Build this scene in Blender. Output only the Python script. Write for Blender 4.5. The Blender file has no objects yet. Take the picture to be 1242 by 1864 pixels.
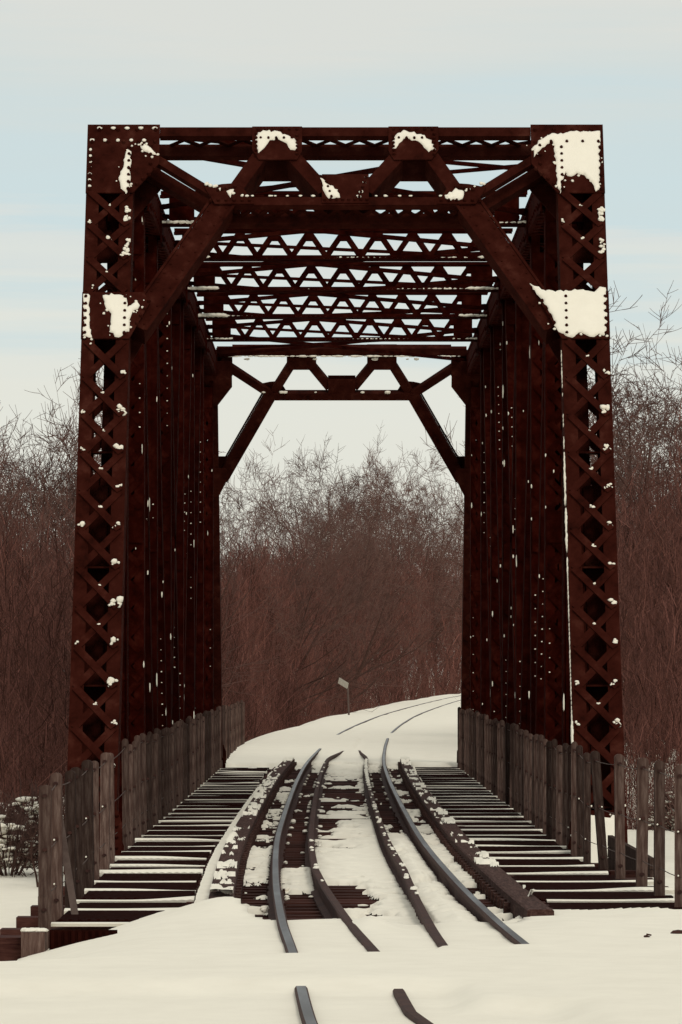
import bpy, bmesh, math, random
import numpy as np
from mathutils import Vector
from mathutils.geometry import delaunay_2d_cdt

R = math.radians
S = bpy.context.scene
C = S.collection
random.seed(7)
rng = np.random.default_rng(11)

# ------------------------------------------------------------------ camera, sky, sun
cam = bpy.data.objects.new('camera', bpy.data.cameras.new('camera'))
C.objects.link(cam)
cam.location = (-0.1, 0, 1.9)
cam.rotation_euler = (R(90), 0, 0)
cam.data.sensor_fit = 'HORIZONTAL'
cam.data.sensor_width = 36
cam.data.lens = 36 * 8658 / 1242
cam.data.shift_x = 0.0064
cam.data.shift_y = 0.2383
cam.data.clip_start = 0.5
cam.data.clip_end = 9000
S.camera = cam
S.view_settings.view_transform = 'Standard'
S.view_settings.look = 'None'
S.view_settings.exposure = 0
S.view_settings.gamma = 1

SUN_EL, SUN_AZ = R(37), R(162)           # azimuth measured clockwise from +Y: behind the camera, a little to the right
world = bpy.data.worlds.new("World")
S.world = world
world.use_nodes = True
def build_world():
    nt = world.node_tree; N = nt.nodes; L = nt.links
    N.clear()
    out = N.new('ShaderNodeOutputWorld'); bg = N.new('ShaderNodeBackground')
    bg.inputs['Strength'].default_value = 0.1
    sky = N.new('ShaderNodeTexSky'); sky.sky_type = 'NISHITA'; sky.sun_disc = False
    sky.sun_elevation = SUN_EL; sky.sun_rotation = SUN_AZ
    tc = N.new('ShaderNodeTexCoord'); sep = N.new('ShaderNodeSeparateXYZ')
    L.new(tc.outputs['Generated'], sep.inputs[0])
    mp = N.new('ShaderNodeMapping'); mp.inputs['Scale'].default_value = (7, 7, 110)
    mp.inputs['Rotation'].default_value = (0, R(1.5), 0)
    L.new(tc.outputs['Generated'], mp.inputs[0])
    n1 = N.new('ShaderNodeTexNoise'); n1.inputs['Scale'].default_value = 1.0; n1.inputs['Detail'].default_value = 5
    n1.inputs['Roughness'].default_value = .55
    L.new(mp.outputs[0], n1.inputs['Vector'])
    # height of the sky, wobbled by the streaky noise
    ma = N.new('ShaderNodeMath'); ma.operation = 'MULTIPLY_ADD'
    L.new(n1.outputs[0], ma.inputs[0]); ma.inputs[1].default_value = 0.05; ma.inputs[2].default_value = -0.025
    ad = N.new('ShaderNodeMath'); ad.operation = 'ADD'
    L.new(sep.outputs[2], ad.inputs[0]); L.new(ma.outputs[0], ad.inputs[1])
    ramp = N.new('ShaderNodeValToRGB'); cr = ramp.color_ramp
    def lin(c): return tuple((v/255/12.92 if v/255 <= .04045 else ((v/255+.055)/1.055)**2.4) for v in c) + (1,)
    stops = [(0.0, (228,226,214)), (.055, (229,229,219)), (.068, (226,228,220)), (.078, (210,223,223)), (.084, (222,226,220)),
             (.091, (219,224,220)), (.096, (206,222,224)), (.112, (207,221,222)), (.122, (213,221,218)), (.135, (222,223,216)), (.3, (222,223,216))]
    while len(cr.elements) < len(stops): cr.elements.new(.5)
    for e, (p, c) in zip(cr.elements, stops):
        e.position = p / .3; e.color = lin(c)
    dv = N.new('ShaderNodeMath'); dv.operation = 'DIVIDE'; dv.inputs[1].default_value = .3
    L.new(ad.outputs[0], dv.inputs[0]); L.new(dv.outputs[0], ramp.inputs[0])
    sc = N.new('ShaderNodeVectorMath'); sc.operation = 'SCALE'; sc.inputs['Scale'].default_value = 10.0
    L.new(ramp.outputs[0], sc.inputs[0])
    mix = N.new('ShaderNodeMixRGB'); mix.inputs[0].default_value = 0.93     # thin high cloud over the blue sky
    L.new(sky.outputs[0], mix.inputs[1]); L.new(sc.outputs[0], mix.inputs[2])
    L.new(mix.outputs[0], bg.inputs[0]); L.new(bg.outputs[0], out.inputs[0])
build_world()

sun = bpy.data.objects.new('sun', bpy.data.lights.new('sun', 'SUN'))
C.objects.link(sun)
sun.data.energy = 1.05
sun.data.angle = R(14)
sun.data.color = (1, .93, .82)
sd = Vector((math.sin(SUN_AZ)*math.cos(SUN_EL), math.cos(SUN_AZ)*math.cos(SUN_EL), math.sin(SUN_EL)))
sun.rotation_euler = sd.to_track_quat('Z', 'Y').to_euler()
sun.location = (20, -30, 40)

# ------------------------------------------------------------------ helpers
class MB:
    """collects boxes, bars and tubes; build() links them as one mesh object"""
    def __init__(s): s.v = []; s.f = []; s.m = []; s.mi = 0
    def add(s, vs, fs):
        b = len(s.v); s.v += [tuple(v) for v in vs]
        for f in fs: s.f.append(tuple(b+i for i in f)); s.m.append(s.mi)
    def box(s, x0, x1, y0, y1, z0, z1):
        s.add([(x0,y0,z0),(x1,y0,z0),(x1,y1,z0),(x0,y1,z0),(x0,y0,z1),(x1,y0,z1),(x1,y1,z1),(x0,y1,z1)], BOXF)
    def bar(s, p0, p1, w, t, n):
        """a bar from p0 to p1, w wide across, t thick along the normal n"""
        p0 = Vector(p0); p1 = Vector(p1); d = (p1-p0).normalized(); n = Vector(n)
        a = d.cross(n).normalized(); n = a.cross(d).normalized()
        a *= w/2; n = n*(t/2)
        s.add([p0-a-n, p0+a-n, p0+a+n, p0-a+n, p1-a-n, p1+a-n, p1+a+n, p1-a+n],
              [(0,1,2,3),(7,6,5,4),(0,4,5,1),(1,5,6,2),(2,6,7,3),(3,7,4,0)])
    def tube(s, pts, rs, k=6):
        pts = [Vector(p) for p in pts]; b = len(s.v)
        for i, p in enumerate(pts):
            d = (pts[min(i+1, len(pts)-1)] - pts[max(i-1, 0)]).normalized()
            a = d.orthogonal().normalized(); c = d.cross(a)
            r = rs[i] if hasattr(rs, '__len__') else rs
            for j in range(k):
                t = 2*math.pi*j/k
                s.v.append(tuple(p + a*(r*math.cos(t)) + c*(r*math.sin(t))))
        for i in range(len(pts)-1):
            for j in range(k):
                s.f.append((b+i*k+j, b+i*k+(j+1)%k, b+(i+1)*k+(j+1)%k, b+(i+1)*k+j)); s.m.append(s.mi)
        s.f.append(tuple(b+j for j in reversed(range(k)))); s.m.append(s.mi)
        e = b+(len(pts)-1)*k
        s.f.append(tuple(e+j for j in range(k))); s.m.append(s.mi)
    def blob(s, c, r, seed=0, sq=(1,1,1), k=7):
        """a lumpy low ball"""
        c = Vector(c); b = len(s.v); rr = random.Random(seed)
        rows = 4; s.v.append(tuple(c + Vector((0,0,-r*sq[2]))))
        for i in range(1, rows):
            a = math.pi*i/rows
            for j in range(k):
                t = 2*math.pi*j/k; q = r*rr.uniform(.75, 1.2)
                s.v.append((c.x+q*sq[0]*math.sin(a)*math.cos(t), c.y+q*sq[1]*math.sin(a)*math.sin(t), c.z-q*sq[2]*math.cos(a)))
        s.v.append(tuple(c + Vector((0,0,r*sq[2])))); top = len(s.v)-1
        for j in range(k):
            s.f.append((b, b+1+(j+1)%k, b+1+j)); s.m.append(s.mi)
            for i in range(rows-2):
                o = b+1+i*k
                s.f.append((o+j, o+(j+1)%k, o+k+(j+1)%k, o+k+j)); s.m.append(s.mi)
            o = b+1+(rows-2)*k
            s.f.append((o+j, o+(j+1)%k, top)); s.m.append(s.mi)
    def clump(s, c, g, seed, flat=.45):
        """irregular little heap: a few small lumps of unequal size"""
        rr = random.Random(seed); c = Vector(c)
        for k in range(rr.randint(3, 5)):
            o = Vector((rr.uniform(-.8, .8)*g, rr.uniform(-.1, .1)*g, rr.uniform(-.55, .9)*g))
            s.blob(c+o, g*rr.uniform(.3, .68), seed*7+k, (rr.uniform(.8, 1.5), flat, rr.uniform(.7, 1.3)), 6)
    def build(s, name, mats, parent=None, smooth=False):
        me = bpy.data.meshes.new(name); me.from_pydata(s.v, [], s.f)
        mats = mats if isinstance(mats, (list, tuple)) else [mats]
        for m in mats: me.materials.append(m)
        if len(mats) > 1: me.polygons.foreach_set('material_index', s.m)
        if smooth: me.polygons.foreach_set('use_smooth', [True]*len(s.f))
        me.update()
        o = bpy.data.objects.new(name, me); C.objects.link(o)
        if parent: o.parent = parent
        return o
BOXF = [(3,2,1,0),(4,5,6,7),(0,1,5,4),(1,2,6,5),(2,3,7,6),(3,0,4,7)]

def tag(o, label=None, cat=None, group=None, kind=None):
    if label: o['label'] = label
    if cat: o['category'] = cat
    if group: o['group'] = group
    if kind: o['kind'] = kind
    return o
def empty(name, label, cat, group=None, loc=(0,0,0)):
    o = bpy.data.objects.new(name, None); C.objects.link(o); o.location = loc
    o.empty_display_size = .2
    return tag(o, label, cat, group)
def kind_all():
    for o in C.objects:
        if o.name.split('.')[0] in ('lodged_snow', 'snow_clumps', 'snow_cap'): o['kind'] = 'stuff'
        if o.parent is None and o.get('category') and not o.get('kind'): o['kind'] = 'thing'
def dup(root, label=None):
    r = root.copy(); C.objects.link(r)
    for ch in list(root.children):
        c = ch.copy(); C.objects.link(c); c.parent = r
        for g in list(ch.children):
            d = g.copy(); C.objects.link(d); d.parent = c
    if label: r['label'] = label
    return r

def vnoise(x, y, seed=0):
    """value noise 0..1 on numpy arrays"""
    x = np.asarray(x, float); y = np.asarray(y, float)
    xi = np.floor(x).astype(np.int64); yi = np.floor(y).astype(np.int64)
    fx = x-xi; fy = y-yi; fx = fx*fx*(3-2*fx); fy = fy*fy*(3-2*fy)
    def h(a, b):
        n = (a*374761393 + b*668265263 + seed*974711) & 0xffffffff
        n = ((n ^ (n >> 13))*1274126177) & 0xffffffff
        n = (n ^ (n >> 16)) & 0xffffffff
        return (n & 0xffff)/65535.0
    return (h(xi,yi)*(1-fx)+h(xi+1,yi)*fx)*(1-fy) + (h(xi,yi+1)*(1-fx)+h(xi+1,yi+1)*fx)*fy
def fbm(x, y, seed=0, o=3):
    t = 0; a = 1; n = 0
    for i in range(o):
        t = t + a*vnoise(x*2**i, y*2**i, seed+i*17); n += a; a *= .5
    return t/n
def sm(x, a, b):
    t = np.clip((x-a)/(b-a), 0, 1); return t*t*(3-2*t)

# track centre line (distance along the view, sideways), gently curving then bending to the right beyond the bridge
TY = np.array([-60, 10, 20, 24, 29.1, 33.3, 40, 49.3, 60, 67, 76, 86.6, 95, 105, 120, 139, 170, 207, 260, 310, 372, 450, 600, 900, 1400])
TX = np.array([.95, .95, .65, .51, .39, .27, .14, .035, .005, .0, .005, .035, .09, .2, .40, .73, 1.55, 2.75, 4.85, 7.0, 9.9, 14, 23, 44, 85.])
def xc(y): # smooth interpolation
    y = np.asarray(y, float); i = np.clip(np.searchsorted(TY, y)-1, 1, len(TY)-3)
    t = (y-TY[i])/(TY[i+1]-TY[i])
    def slope(k): return (TX[k+1]-TX[k-1])/(TY[k+1]-TY[k-1])
    h = TY[i+1]-TY[i]; m0 = slope(i)*h; m1 = slope(i+1)*h
    return (2*t**3-3*t**2+1)*TX[i] + (t**3-2*t**2+t)*m0 + (-2*t**3+3*t**2)*TX[i+1] + (t**3-t**2)*m1

# ------------------------------------------------------------------ materials
def mat(name, cols, scale=8.0, rough=.85, metal=0.0, spec=.25, stretch=(1,1,1), bump=.0, bscale=60, vary=0.0, coords='Object', tint=None, contrast=(.3,.7)):
    m = bpy.data.materials.new(name); m.use_nodes = True
    N = m.node_tree.nodes; L = m.node_tree.links; b = N['Principled BSDF']
    b.inputs['Roughness'].default_value = rough; b.inputs['Metallic'].default_value = metal
    b.inputs['Specular IOR Level'].default_value = spec
    tc = N.new('ShaderNodeTexCoord'); mp = N.new('ShaderNodeMapping'); mp.inputs['Scale'].default_value = stretch
    L.new(tc.outputs[coords], mp.inputs[0])
    nz = N.new('ShaderNodeTexNoise'); nz.inputs['Scale'].default_value = scale; nz.inputs['Detail'].default_value = 6
    nz.inputs['Roughness'].default_value = .65
    L.new(mp.outputs[0], nz.inputs['Vector'])
    rp = N.new('ShaderNodeValToRGB'); cr = rp.color_ramp
    while len(cr.elements) < len(cols): cr.elements.new(.5)
    for i, (e, c) in enumerate(zip(cr.elements, cols)):
        e.position = contrast[0] + (contrast[1]-contrast[0])*i/max(1, len(cols)-1); e.color = (*c, 1)
    L.new(nz.outputs[0], rp.inputs[0]); col = rp.outputs[0]
    if vary or tint:
        hv = N.new('ShaderNodeHueSaturation'); mr = N.new('ShaderNodeMapRange')
        if tint:
            at = N.new('ShaderNodeAttribute'); at.attribute_name = tint; L.new(at.outputs['Fac'], mr.inputs[0]); vary = vary or .5
        else:
            oi = N.new('ShaderNodeObjectInfo'); L.new(oi.outputs['Random'], mr.inputs[0])
        mr.inputs[3].default_value = 1-vary; mr.inputs[4].default_value = 1+vary
        L.new(mr.outputs[0], hv.inputs['Value']); L.new(col, hv.inputs['Color']); col = hv.outputs[0]
    L.new(col, b.inputs['Base Color'])
    if bump:
        n2 = N.new('ShaderNodeTexNoise'); n2.inputs['Scale'].default_value = bscale; n2.inputs['Detail'].default_value = 4
        L.new(mp.outputs[0], n2.inputs['Vector'])
        bp = N.new('ShaderNodeBump'); bp.inputs['Strength'].default_value = bump; bp.inputs['Distance'].default_value = .02
        L.new(n2.outputs[0], bp.inputs['Height']); L.new(bp.outputs[0], b.inputs['Normal'])
    return m
RUST = mat('rusty_steel', [(.013,.0026,.0016), (.027,.0050,.0030), (.036,.0074,.0046), (.058,.016,.0105)], 4, .85, spec=.02, bump=.25, bscale=40)
RUST_SHADED = mat('rusty_steel_shaded_members', [(.009,.0010,.0005), (.019,.0020,.0010), (.036,.0065,.0040)], 5, .9, spec=.01, vary=.25)  # same rust for the inner members, with interior shade put into the colour
SNOW = mat('snow', [(.835,.785,.675), (.865,.815,.705), (.895,.845,.73)], 3, .8, spec=.03, bump=.12, bscale=14)
STEEL_TOP = mat('rail_running_surface', [(.045,.04,.045), (.09,.09,.10), (.18,.19,.21)], 4, .42, metal=.45, spec=.5, stretch=(1,.15,1))
STEEL_SIDE = mat('rail_rust', [(.022,.009,.008), (.045,.017,.013), (.07,.028,.02)], 6, .8, spec=.2)
TIMBER = mat('weathered_timber', [(.036,.019,.0155), (.074,.045,.037), (.14,.098,.082)], 5, .9, spec=.05, stretch=(9,9,.8), bump=.3, bscale=30, vary=.55)
TIE = mat('tie_timber', [(.020,.006,.005), (.050,.018,.014), (.085,.036,.028)], 5, .9, spec=.1, stretch=(1,9,9), vary=.35)
TIMBERY = mat('guard_timber', [(.022,.009,.007), (.055,.026,.021), (.11,.062,.052)], 6, .9, spec=.1, stretch=(9,.7,9))
GRATE = mat('grating_steel', [(.010,.0018,.0012), (.022,.0045,.003)], 9, .9, spec=.02)
WIRE = mat('wire', [(.05,.028,.022), (.09,.06,.05)], 20, .7, spec=.2)
BARK = mat('bark', [(.035,.018,.015), (.065,.034,.027), (.10,.056,.045)], 6, .95, spec=.05, stretch=(6,6,1), vary=.3)
TWIG = mat('twigs', [(.080,.042,.035), (.135,.078,.066)], 2, .95, spec=.05, vary=.35)
BRUSHM = mat('undergrowth_twigs', [(.082,.033,.0265), (.145,.064,.052)], .4, .95, spec=.05, tint='tint', vary=.75, coords='Object')
PALE = mat('pale_stems', [(.10,.048,.034), (.19,.10,.075)], 5, .95, spec=.05)
SIGNM = mat('painted_board', [(.36,.32,.27), (.48,.44,.38)], 12, .7, spec=.2)
POSTM = mat('grey_post', [(.07,.045,.038), (.12,.085,.072)], 12, .8, spec=.2)
STONE = mat('abutment_concrete', [(.10,.075,.06), (.17,.13,.11)], 3, .95, spec=.05, bump=.4, bscale=8)

# ------------------------------------------------------------------ the ground: one sheet of snow
def edge_y(X):        # where the foreground drift ends and the open deck begins
    return (36.9 - 1.9*sm(-X, 1.3, 2.15) - 1.6*sm(-X, 2.15, 2.7) - 1.7*sm(X, 1.7, 2.7) - 2.2*sm(X, -1.05, -.55)*(1-sm(X, 1.15, 1.5))
            + 1.1*(fbm(X*1.5+2, X*0, 4)-.5))
def ground_z(X, Y):
    u = X - xc(Y)
    ax = np.abs(X)
    # far bank: the embankment of the curving track
    far = .155 - .07*(1-sm(Y, 102, 107)) + .05*np.where(u < 0, sm(Y, 109, 113)*(1-sm(Y, 132, 139)), .8*sm(Y, 126, 130)*(1-sm(Y, 137, 142))) - .05*sm(u, 1.5, 5) + .035*(fbm(X*.5, Y*.12, 5)-.5)
    far = far - 2.6*sm(-u, 2.2 + .5*vnoise(Y*.07, Y*0, 9), 7.5) - 1.6*sm(u, 7, 16)
    # near bank: snow drifted over the rails
    near = .138 + .05*(fbm(X*.35, Y*.25, 3)-.5) + .016*(fbm(X*2, Y*1.2, 8)-.5) + .012*(fbm(X*.9+Y*.5, Y*2.2, 18)-.5)
    drift = (.075*sm(Y, 26.0, 26.5)*(1-sm(Y, 28.9+.25*u, 29.6+.25*u)) * (1-sm(u, .0, .22))
             + .075*sm(Y, 24.4, 24.9)*(1-sm(Y, 29.5, 30.2))*(sm(u, .0, .22)*(1-sm(u, .45, .75)))
             + .085*(1-sm(Y, 29.5, 30.4))*sm(u, .45, .75))
    near = near - .27*sm(-X, 1.25, 2.6)*sm(Y, 27, 33)
    near = near + (.13*(fbm(X*1.25+5, Y*.25, 15, 2)-.5) - .02)*sm(Y, 31.8, 34.0)*(np.abs(X) < 2.6)
    near = near + .10*np.exp(-((X+.98)/.33)**2)*np.exp(-((Y-35.7)/.7)**2)
    near = near + drift + .085*np.exp(-((u+.12)/.14)**2)*np.exp(-((Y-33.2)/.5)**2)
    edge = edge_y(X)
    side_l = -.42 + .2*(fbm(X*.3, Y*.12, 21)-.5) - .5*sm(-X, 4, 9)
    side_r = -.06 + .16*(fbm(X*.3, Y*.12, 22)-.5) - .3*sm(X, 4, 9)
    side = np.where(X < 0, side_l, side_r)
    mid = np.where(ax < 2.3, -1.1, side - .9*(1-sm(ax, 2.3, 2.9)))
    val = sm(Y, 60, 70)*(1-sm(Y, 86, 96))
    mid = mid - (2.2*val)*(1-.6*sm(ax, 3.5, 8))
    near = near - .4*sm(-X, 2.6, 4.5)*sm(Y, 28, 34) - .25*sm(X, 3.0, 5)
    z = near*(1-sm(Y, edge-.25, edge+.12)) + mid*sm(Y, edge-.25, edge+.12)
    t = sm(Y + 3.0*(fbm(X*1.1+3, Y*.6, 61)-.5), 96.6, 98.0)
    z = z*(1-t) + far*t
    z = z + sm(np.hypot(X, Y-100), 500, 3500)*6*(fbm(X*.002, Y*.002, 2)-.4)
    return z
def build_ground():
    xs = np.concatenate([-np.geomspace(3000, 14.5, 26), np.arange(-14, -4, .4), np.arange(-4, 4.5, .06), np.arange(4.5, 14, .3), np.geomspace(14.3, 3000, 26)])
    ys = np.concatenate([-np.geomspace(1500, 8, 14), np.arange(-6, 20, 1.0), np.arange(20, 38.2, .09), np.arange(38.2, 96, .8), np.arange(96, 99, .15), np.arange(99, 200, .7), np.arange(200, 420, 2.0), np.geomspace(425, 6000, 24)])
    X, Y = np.meshgrid(xs, ys)
    Z = ground_z(X, Y)
    nx, ny = len(xs), len(ys)
    V = np.stack([X.ravel(), Y.ravel(), Z.ravel()], 1)
    i = np.arange(ny-1)[:, None]*nx + np.arange(nx-1)[None]
    F = np.stack([i, i+1, i+nx+1, i+nx], -1).reshape(-1, 4)
    me = bpy.data.meshes.new('snowy_ground'); me.from_pydata(V.tolist(), [], F.tolist())
    me.materials.append(SNOW); me.polygons.foreach_set('use_smooth', [True]*len(F)); me.update()
    o = bpy.data.objects.new('snowy_ground', me); C.objects.link(o)
    tag(o, kind='structure'); return o
build_ground()

# ------------------------------------------------------------------ the truss bridge
YB, YT, YT2, YB2, ZT = 50.4, 55.2, 93.4, 98.2, 8.26
K = (YT-YB)/ZT
UPV = Vector((0, K, 1)).normalized(); NRM = Vector((0, -1, K)).normalized()
def PL(x, z, d=0.0):      # a point on the inclined portal plane, d behind its front face
    return Vector((x, YB+K*z, z)) - NRM*d
TP = [55.2, 59.4, 63.7, 69.0, 74.6, 80.2, 85.7, 93.4]
CX = 2.715; HW = .27
bridge = empty('truss_bridge', 'rust red riveted steel truss railway bridge with snow caught on its plates', 'bridge')

def lace(mb, O, U, W, N, t0, t1, half, pitch, bw, th=.014, off=0.0, double=True):
    n = max(1, round((t1-t0)/pitch)); p = (t1-t0)/n
    for k in range(n):
        a, b = t0+k*p, t0+(k+1)*p
        if double:
            mb.bar(O+U*a-W*half+N*off, O+U*b+W*half+N*off, bw, th, N)
            mb.bar(O+U*a+W*half+N*(off+th+.002), O+U*b-W*half+N*(off+th+.002), bw, th, N)
        else:
            sgn = 1 if k % 2 else -1
            mb.bar(O+U*a-W*half*sgn+N*off, O+U*b+W*half*sgn+N*off, bw, th, N)
    return n, p
XA = Vector((1,0,0)); ZA = Vector((0,0,1)); YA = Vector((0,1,0))

def rivet(mb, p, n, r=.022, h=.02):
    n = Vector(n).normalized(); a = n.orthogonal().normalized(); b = n.cross(a); p = Vector(p)
    ring = [p + a*(r*math.cos(t*math.pi/3)) + b*(r*math.sin(t*math.pi/3)) for t in range(6)]
    mid = [p + n*h + (q-p)*.55 for q in ring]
    mb.add(ring+mid, [(i, (i+1) % 6, 6+(i+1) % 6, 6+i) for i in range(6)] + [(6,7,8,9,10,11)])
def plate(mb, pts, d0, d1):
    """flat plate on the portal plane from depth d0 (front) to d1"""
    n = len(pts)
    if sum(pts[i][0]*pts[(i+1) % n][1]-pts[(i+1) % n][0]*pts[i][1] for i in range(n)) < 0: pts = pts[::-1]
    mb.add([PL(x, z, d0) for x, z in pts] + [PL(x, z, d1) for x, z in pts],
           [tuple(range(n)), tuple(reversed(range(n, 2*n)))] + [(i, n+i, n+(i+1) % n, (i+1) % n) for i in range(n)])
def mirror_far(mb, lift=0.0):
    mb.v = [(x, YB+YB2-y, z+lift*min(1, max(0, (z-6.2)/1.0))) for x, y, z in mb.v]; mb.f = [tuple(reversed(f)) for f in mb.f]
    return mb

SN = dict(
rc=[(2.17,7.98),(2.27,8.09),(2.36,8.15),(2.56,8.17),(2.75,8.19),(2.95,8.18),(2.94,7.79),(2.93,7.48),(2.88,7.44),(2.84,7.55),(2.76,7.64),(2.67,7.67),(2.6,7.62),(2.54,7.67),(2.49,7.55),(2.48,7.42),(2.44,7.52),(2.43,7.79),(2.41,8.04),(2.3,8.0),(2.22,7.92),(2.18,7.87)],
rm=[(2.1,6.34),(2.22,6.27),(2.35,6.24),(2.5,6.25),(2.63,6.26),(2.85,6.24),(2.89,6.30),(2.96,6.29),(2.96,6.06),(2.95,5.72),(2.86,5.74),(2.8,5.7),(2.67,5.75),(2.55,5.69),(2.44,5.74),(2.38,5.81),(2.31,6.0),(2.22,6.14),(2.14,6.24)],
lm=[(-2.75,6.19),(-2.65,6.21),(-2.49,6.19),(-2.47,6.06),(-2.36,6.11),(-2.33,6.06),(-2.42,6.0),(-2.44,5.9),(-2.45,5.77),(-2.57,5.69),(-2.66,5.75),(-2.66,5.96),(-2.72,6.06)],
le=[(-2.97,6.22),(-2.91,6.21),(-2.9,5.87),(-2.87,5.68),(-2.96,5.72)],
lc=[(-2.52,7.96),(-2.48,7.92),(-2.48,7.52),(-2.52,7.4),(-2.57,7.48),(-2.61,7.62),(-2.56,7.79)],
lc2=[(-2.38,8.0),(-2.31,8.02),(-2.25,7.98),(-2.18,7.89),(-2.25,7.9),(-2.33,7.94)],
al=[(-1.03,8.15),(-0.95,8.2),(-0.76,8.18),(-0.66,8.13),(-0.56,8.07),(-0.55,7.94),(-0.63,7.96),(-0.69,8.04),(-0.79,8.09),(-0.88,8.07),(-0.93,7.99),(-1.01,7.92),(-1.04,8.04)],
ar=[(0.59,8.15),(0.68,8.2),(0.77,8.18),(0.9,8.15),(0.99,8.07),(1.04,7.96),(0.96,7.94),(0.9,8.02),(0.8,8.07),(0.71,8.11),(0.63,8.04),(0.55,7.96),(0.56,8.09)],
cp=[(-0.28,7.62),(-0.18,7.52),(-0.09,7.48),(-0.07,7.38),(-0.18,7.37),(-0.25,7.45)],
rf=[(1.14,7.4),(1.27,7.48),(1.37,7.45),(1.35,7.35),(1.18,7.34)],
lf=[(-1.37,7.45),(-1.29,7.48),(-1.32,7.38)],
rb=[(2.44,0.43),(2.6,0.40),(2.69,0.38),(2.81,0.37),(2.91,0.41),(2.96,0.45),(2.95,0.08),(2.94,-0.21),(2.73,-0.2),(2.58,-0.19),(2.40,-0.18),(2.40,0.14)])
def snow_patch(mb, pts, d, th=.020, seed=1):
    """a ragged cake of snow stuck to a plate: outline subdivided and jittered, bevelled rim"""
    rr = random.Random(seed); out = []
    for i in range(len(pts)):
        a, b = pts[i], pts[(i+1) % len(pts)]
        L = math.hypot(b[0]-a[0], b[1]-a[1]); n = max(1, int(L/.03))
        for k in range(n):
            t = k/n
            out.append((a[0]+(b[0]-a[0])*t + rr.uniform(-1,1)*.011, a[1]+(b[1]-a[1])*t + rr.uniform(-1,1)*.013))
    n = len(out)
    if sum(out[i][0]*out[(i+1) % n][1]-out[(i+1) % n][0]*out[i][1] for i in range(n)) < 0: out = out[::-1]
    ins = []
    for i in range(n):
        a, b = out[i-1], out[(i+1) % n]; dx, dz = b[0]-a[0], b[1]-a[1]; l = math.hypot(dx, dz) or 1
        ins.append((out[i][0]-dz/l*.006, out[i][1]+dx/l*.006))
    ring = [PL(x, z, d) for x, z in out]; b = len(mb.v)
    mb.v += [tuple(v) for v in ring]; m = len(ins)
    xs = [p[0] for p in ins]; zs = [p[1] for p in ins]; extra = []
    x = min(xs)
    while x < max(xs):
        z = min(zs)
        while z < max(zs):
            extra.append((x+rr.uniform(-.008,.008), z+rr.uniform(-.008,.008))); z += .03
        x += .03
    res = delaunay_2d_cdt([Vector(p) for p in ins]+[Vector(p) for p in extra], [], [list(range(m))], 1, 1e-6)
    rr2 = random.Random(seed+100)
    k0 = len(mb.v); mb.v += [tuple(PL(v.x, v.y, d-th*(.55 if any(o_ < m for o_ in og) else .75+.75*float(fbm(v.x*14+seed, v.y*14, 5, 2))))) for v, og in zip(res[0], res[3])]
    for f in res[2]: mb.f.append(tuple(k0+q for q in f)); mb.m.append(0)
    back = {}
    for q, orig in enumerate(res[3]):
        for o_ in orig: back[o_] = k0+q
    for q in range(m):
        a_, b_ = back.get(q), back.get((q+1) % m)
        if a_ is not None and b_ is not None and a_ != b_: mb.f.append((b+q, b+(q+1) % m, b_, a_)); mb.m.append(0)
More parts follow.
